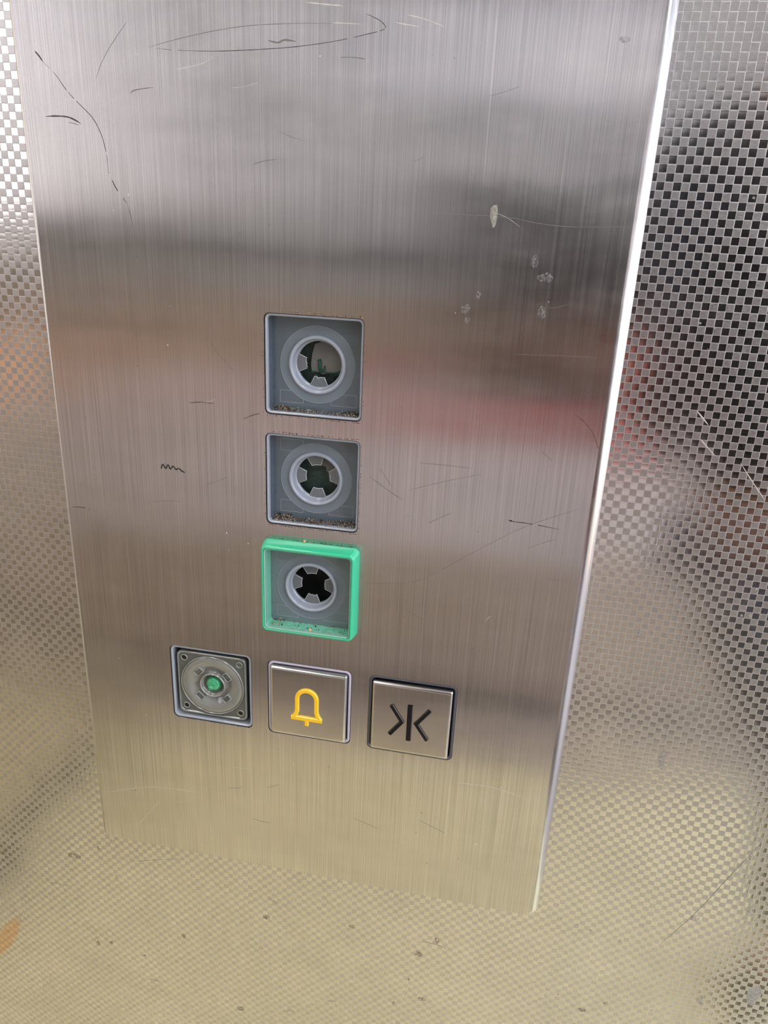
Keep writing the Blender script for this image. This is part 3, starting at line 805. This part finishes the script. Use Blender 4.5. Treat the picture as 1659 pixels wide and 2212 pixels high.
# handrail on the far wall
hr = bpy.data.objects.new('handrail', None); COL.objects.link(hr); hr.location = (0, Y0 * M, .105)
tag(hr, 'thick dark handrail on the wall opposite the control panel', 'handrail')
t = MB(0, Y0 + 60, 105); t.tube([(X0 + 60, Y0 + 60, 105), (X1 - 60, Y0 + 60, 105)], 16, 16); t.build('rail', [m_rail], hr)
for x in (X0 + 160, 80, X1 - 160):
    t = MB(x, Y0, 105); t.tube([(x, Y0, 95), (x, Y0 + 60, 95)], 8, 10); t.build('bracket', [m_rail], hr)

# ceiling lamps
for i, (x, y) in enumerate(((-400, -950), (-400, -350), (450, -950), (450, -350))):
    lm = bpy.data.objects.new('ceiling_lamp', None); COL.objects.link(lm); lm.location = (x * M, y * M, Z1 * M)
    tag(lm, 'square white lamp flush with the lift ceiling', 'lamp', 'ceiling lamps of the lift')
    a = MB(x, y, Z1); a.loft([[(x + sx * h, y + sy * h, z) for sx, sy in ((-1, -1), (1, -1), (1, 1), (-1, 1))] for h, z in ((150, Z1 - .5), (150, Z1 - 14), (135, Z1 - 14), (135, Z1 - .5))], 0, closed=True)
    a.build('frame', [m_frame], lm)
    a = MB(x, y, Z1); a.box(x - 134, x + 134, y - 134, y + 134, Z1 - 10, Z1 - 1); a.build('diffuser', [m_lamp], lm)

# ------------------------------------------------------------------ the person taking the picture (seen only in reflections)
m_skin = simple('skin', (.50, .27, .19), .5, sss=.1)
m_cloth = simple('dark_jacket_cloth', (.018, .018, .026), .85)
m_trous = simple('dark_trousers_cloth', (.085, .085, .10), .85)
m_shoe = simple('black_leather', (.012, .011, .012), .35)
m_hair = simple('dark_hair', (.03, .02, .015), .6)
m_cuff = simple('red_cuff_cloth', (.30, .045, .04), .8)

def skinned(name, joints, bones, mat, parent=None, sub=2, root=0):
    me = bpy.data.meshes.new(name)
    me.from_pydata([(x * M, y * M, z * M) for x, y, z, *_ in joints], bones, [])
    o = link(name, me, None, [mat])
    o.modifiers.new('skin', 'SKIN')
    me.skin_vertices.new() if not me.skin_vertices else None
    for i, j in enumerate(joints):
        r = j[3]; r2 = j[4] if len(j) > 4 else r
        me.skin_vertices[0].data[i].radius = (r * M, r2 * M)
        me.skin_vertices[0].data[i].use_root = (i == root)
    s_ = o.modifiers.new('sub', 'SUBSURF'); s_.levels = sub; s_.render_levels = sub
    o.modifiers['skin'].use_smooth_shade = True
    # bake to a plain mesh
    dg = bpy.context.evaluated_depsgraph_get(); dg.update()
    nm = bpy.data.meshes.new_from_object(o.evaluated_get(dg))
    bpy.data.objects.remove(o)
    nm.materials.clear()
    ob = link(name, nm, parent, [mat])
    for p_ in nm.polygons: p_.use_smooth = True
    return ob


right, fwd, up = Vector((.98136, .18723, .04334)), Vector((-.15969, .91991, -.35813)), Vector((-.10692, .34453, .93267))
cpos_mm = Vector((69.726, -247.79, 181.99))
pc = cpos_mm - fwd * 14 - up * 55 - right * 18           # centre of the phone
def hp(r, f, u, rad, rad2=None):
    v = pc + right * r + fwd * f + up * u
    return (v.x, v.y, v.z, rad) if rad2 is None else (v.x, v.y, v.z, rad, rad2)
fing = []
for q in range(4):
    u = -8 - 19 * q; L = (-2, 0, -1, -6)[q]
    fing += [hp(2, -26, u - 2, 9), hp(-26, -23, u, 8.5), hp(-48 - L, -10, u + 1, 7.5), hp(-48, 5 - q * .5, u + 2, 7)]
thumb = [hp(34, -26, -45, 11), hp(50, -14, -22, 10), hp(50, 4, -2, 8.5)]
W_ = hp(34, -42, -85, 26, 19)
J = [(375, -685, -60, 95, 60), (320, -625, 40, 95, 55), (322, -585, 165, 105, 62), (335, -562, 245, 100, 48), (345, -545, 330, 48, 46),
    (348, -525, 395, 56, 66), (345, -515, 480, 72, 82), (345, -522, 545, 50, 60),
    (225, -548, 245, 42), (165, -500, 110, 38), (135, -430, 70, 28), W_,
    (470, -590, 240, 46), (540, -640, 0, 38), (560, -600, -210, 27), (558, -585, -275, 24, 16),
    (375, -705, -170, 60), (540, -700, -540, 40), (580, -775, -900, 34), (560, -705, -945, 34, 24),
    (520, -705, -170, 60), (690, -690, -540, 40), (730, -770, -900, 34), (738, -700, -945, 34, 24),
    hp(22, -36, -48, 20, 13)]
E_ = [(0, 1), (1, 2), (2, 3), (3, 4), (4, 5), (5, 6), (6, 7), (3, 8), (8, 9), (9, 10), (10, 11), (3, 12), (12, 13), (13, 14), (14, 15),
    (0, 16), (16, 17), (17, 18), (18, 19), (0, 20), (20, 21), (21, 22), (22, 23), (11, 24)]
for q in range(4):
    b_ = len(J); J += fing[q * 4:q * 4 + 4]; E_ += [(24, b_), (b_, b_ + 1), (b_ + 1, b_ + 2), (b_ + 2, b_ + 3)]
b_ = len(J); J += thumb; E_ += [(11, b_), (b_, b_ + 1), (b_ + 1, b_ + 2)]
body = skinned('person', J, E_, m_skin, sub=1)
tag(body, 'standing person in dark clothes holding a phone towards the panel', 'person')
skinned('jacket', [(360, -675, -60, 175, 115), (308, -620, 20, 180, 105), (312, -585, 150, 175, 108), (335, -562, 245, 132, 70), (343, -550, 292, 66, 58),
    (212, -548, 240, 62), (140, -500, 95, 78), (142, -440, 76, 46), (475, -590, 240, 60), (544, -640, 0, 54), (560, -605, -190, 42)],
    [(0, 1), (1, 2), (2, 3), (3, 4), (3, 5), (5, 6), (6, 7), (3, 8), (8, 9), (9, 10)], m_cloth, body, 1)
skinned('cuff', [(142, -442, 78, 48), (134, -415, 68, 41)], [(0, 1)], m_cuff, body, 1)
skinned('trousers', [(400, -700, -110, 138, 98), (375, -705, -190, 92), (540, -702, -540, 66), (578, -767, -890, 50), (530, -705, -190, 92), (690, -692, -540, 66), (728, -762, -890, 50)],
    [(0, 1), (1, 2), (2, 3), (0, 4), (4, 5), (5, 6)], m_trous, body, 1)
for sx, a in ((580, -55), (730, 8)):
    skinned('shoe', [(sx, -800, -945, 42, 38), (sx + a * .3, -730, -950, 46, 33), (sx + a, -640, -956, 46, 26), (sx + a, -605, -958, 34, 22)], [(0, 1), (1, 2), (2, 3)], m_shoe, body, 1)
skinned('hair', [(348, -545, 470, 82, 84), (350, -542, 535, 78, 84), (352, -562, 405, 62, 48)], [(0, 1), (0, 2)], m_hair, body, 1)

# camera pose (solved from the straight edges of the panel)
FPX = 1628.48
CR = ((.98136, .18723, .04334), (-.15969, .91991, -.35813), (-.10692, .34453, .93267))   # right, forward, up
right, fwd, up = Vector(CR[0]), Vector(CR[1]), Vector(CR[2])
cpos = Vector((69.726, -247.79, 181.99)) * M
cam_d = bpy.data.cameras.new('camera'); cam = bpy.data.objects.new('camera', cam_d); COL.objects.link(cam)
cam.matrix_world = Matrix(((right.x, up.x, -fwd.x, cpos.x), (right.y, up.y, -fwd.y, cpos.y), (right.z, up.z, -fwd.z, cpos.z), (0, 0, 0, 1)))
cam_d.sensor_fit = 'VERTICAL'; cam_d.sensor_height = 36.; cam_d.lens = FPX * 36. / 2212.; cam_d.clip_start = .005
SC.camera = cam

# phone in the hand, its lens just behind the camera position
ph = MB()
ph.loft([[(x, y_, z) for x, _, z in rrect(0, 0, h1, h2, 10, 0)] for h1, h2, y_ in ((35, 76, 4), (37, 78, 2.5), (37, 78, -2.5), (35, 76, -4))], 0, True, cap0=True, cap1=True)
pho = ph.build('mobile_phone', [simple('black_phone_glass', (.012, .012, .014), .12)])
tag(pho, 'black mobile phone held upright in the hand of the standing person', 'phone')
pho.matrix_world = Matrix(((right.x, fwd.x, up.x, 0), (right.y, fwd.y, up.y, 0), (right.z, fwd.z, up.z, 0), (0, 0, 0, 1)))
pho.matrix_world.translation = cpos - fwd * .014 - up * .055 + right * (-.018)

# ------------------------------------------------------------------ daylight
W = bpy.data.worlds.new('daylight'); SC.world = W; W.use_nodes = True
nt = W.node_tree; bg = nt.nodes['Background']; g = NB(nt)
tc = nt.nodes.new('ShaderNodeTexCoord')
zc = g.sep(tc.outputs['Generated'])[2]
col = g.mixc(g.maprange(zc, -.05, .05, 0., 1., True), (.42, .37, .33), (1.0, .97, .98))
col = g.mixc(g.maprange(zc, .1, .9, 0., 1.), col, (.62, .76, 1.0))
nt.links.new(col, bg.inputs['Color']); bg.inputs['Strength'].default_value = 4.0

def area(name, loc, size, size_y, rot, power, col=(1, 1, 1)):
    d = bpy.data.lights.new(name, 'AREA'); d.shape = 'RECTANGLE'; d.size = size * M; d.size_y = size_y * M
    d.energy = power; d.color = col
    o = bpy.data.objects.new(name, d); COL.objects.link(o); o.location = Vector(loc) * M; o.rotation_euler = rot
    return o
# sampling portals in the two openings (they add no light of their own)
for nm, loc, sx, sy, rot in (('window_portal', (X0 - 30, (WY0 + WY1) / 2, (WZ0 + WZ1) / 2), WZ1 - WZ0, WY1 - WY0, (0, -PI / 2, 0)),
                             ('door_portal', (X1 + 41, (DY0 + DY1) / 2, (Z0 + DZ) / 2), DZ - Z0, DY1 - DY0, (0, PI / 2, 0))):
    o = area(nm, loc, sx, sy, rot, 1.); o.data.cycles.is_portal = True

SC.view_settings.view_transform = 'Standard'; SC.view_settings.look = 'None'
SC.view_settings.gamma = 1.; SC.view_settings.use_curve_mapping = False
SC.view_settings.exposure = 0.16
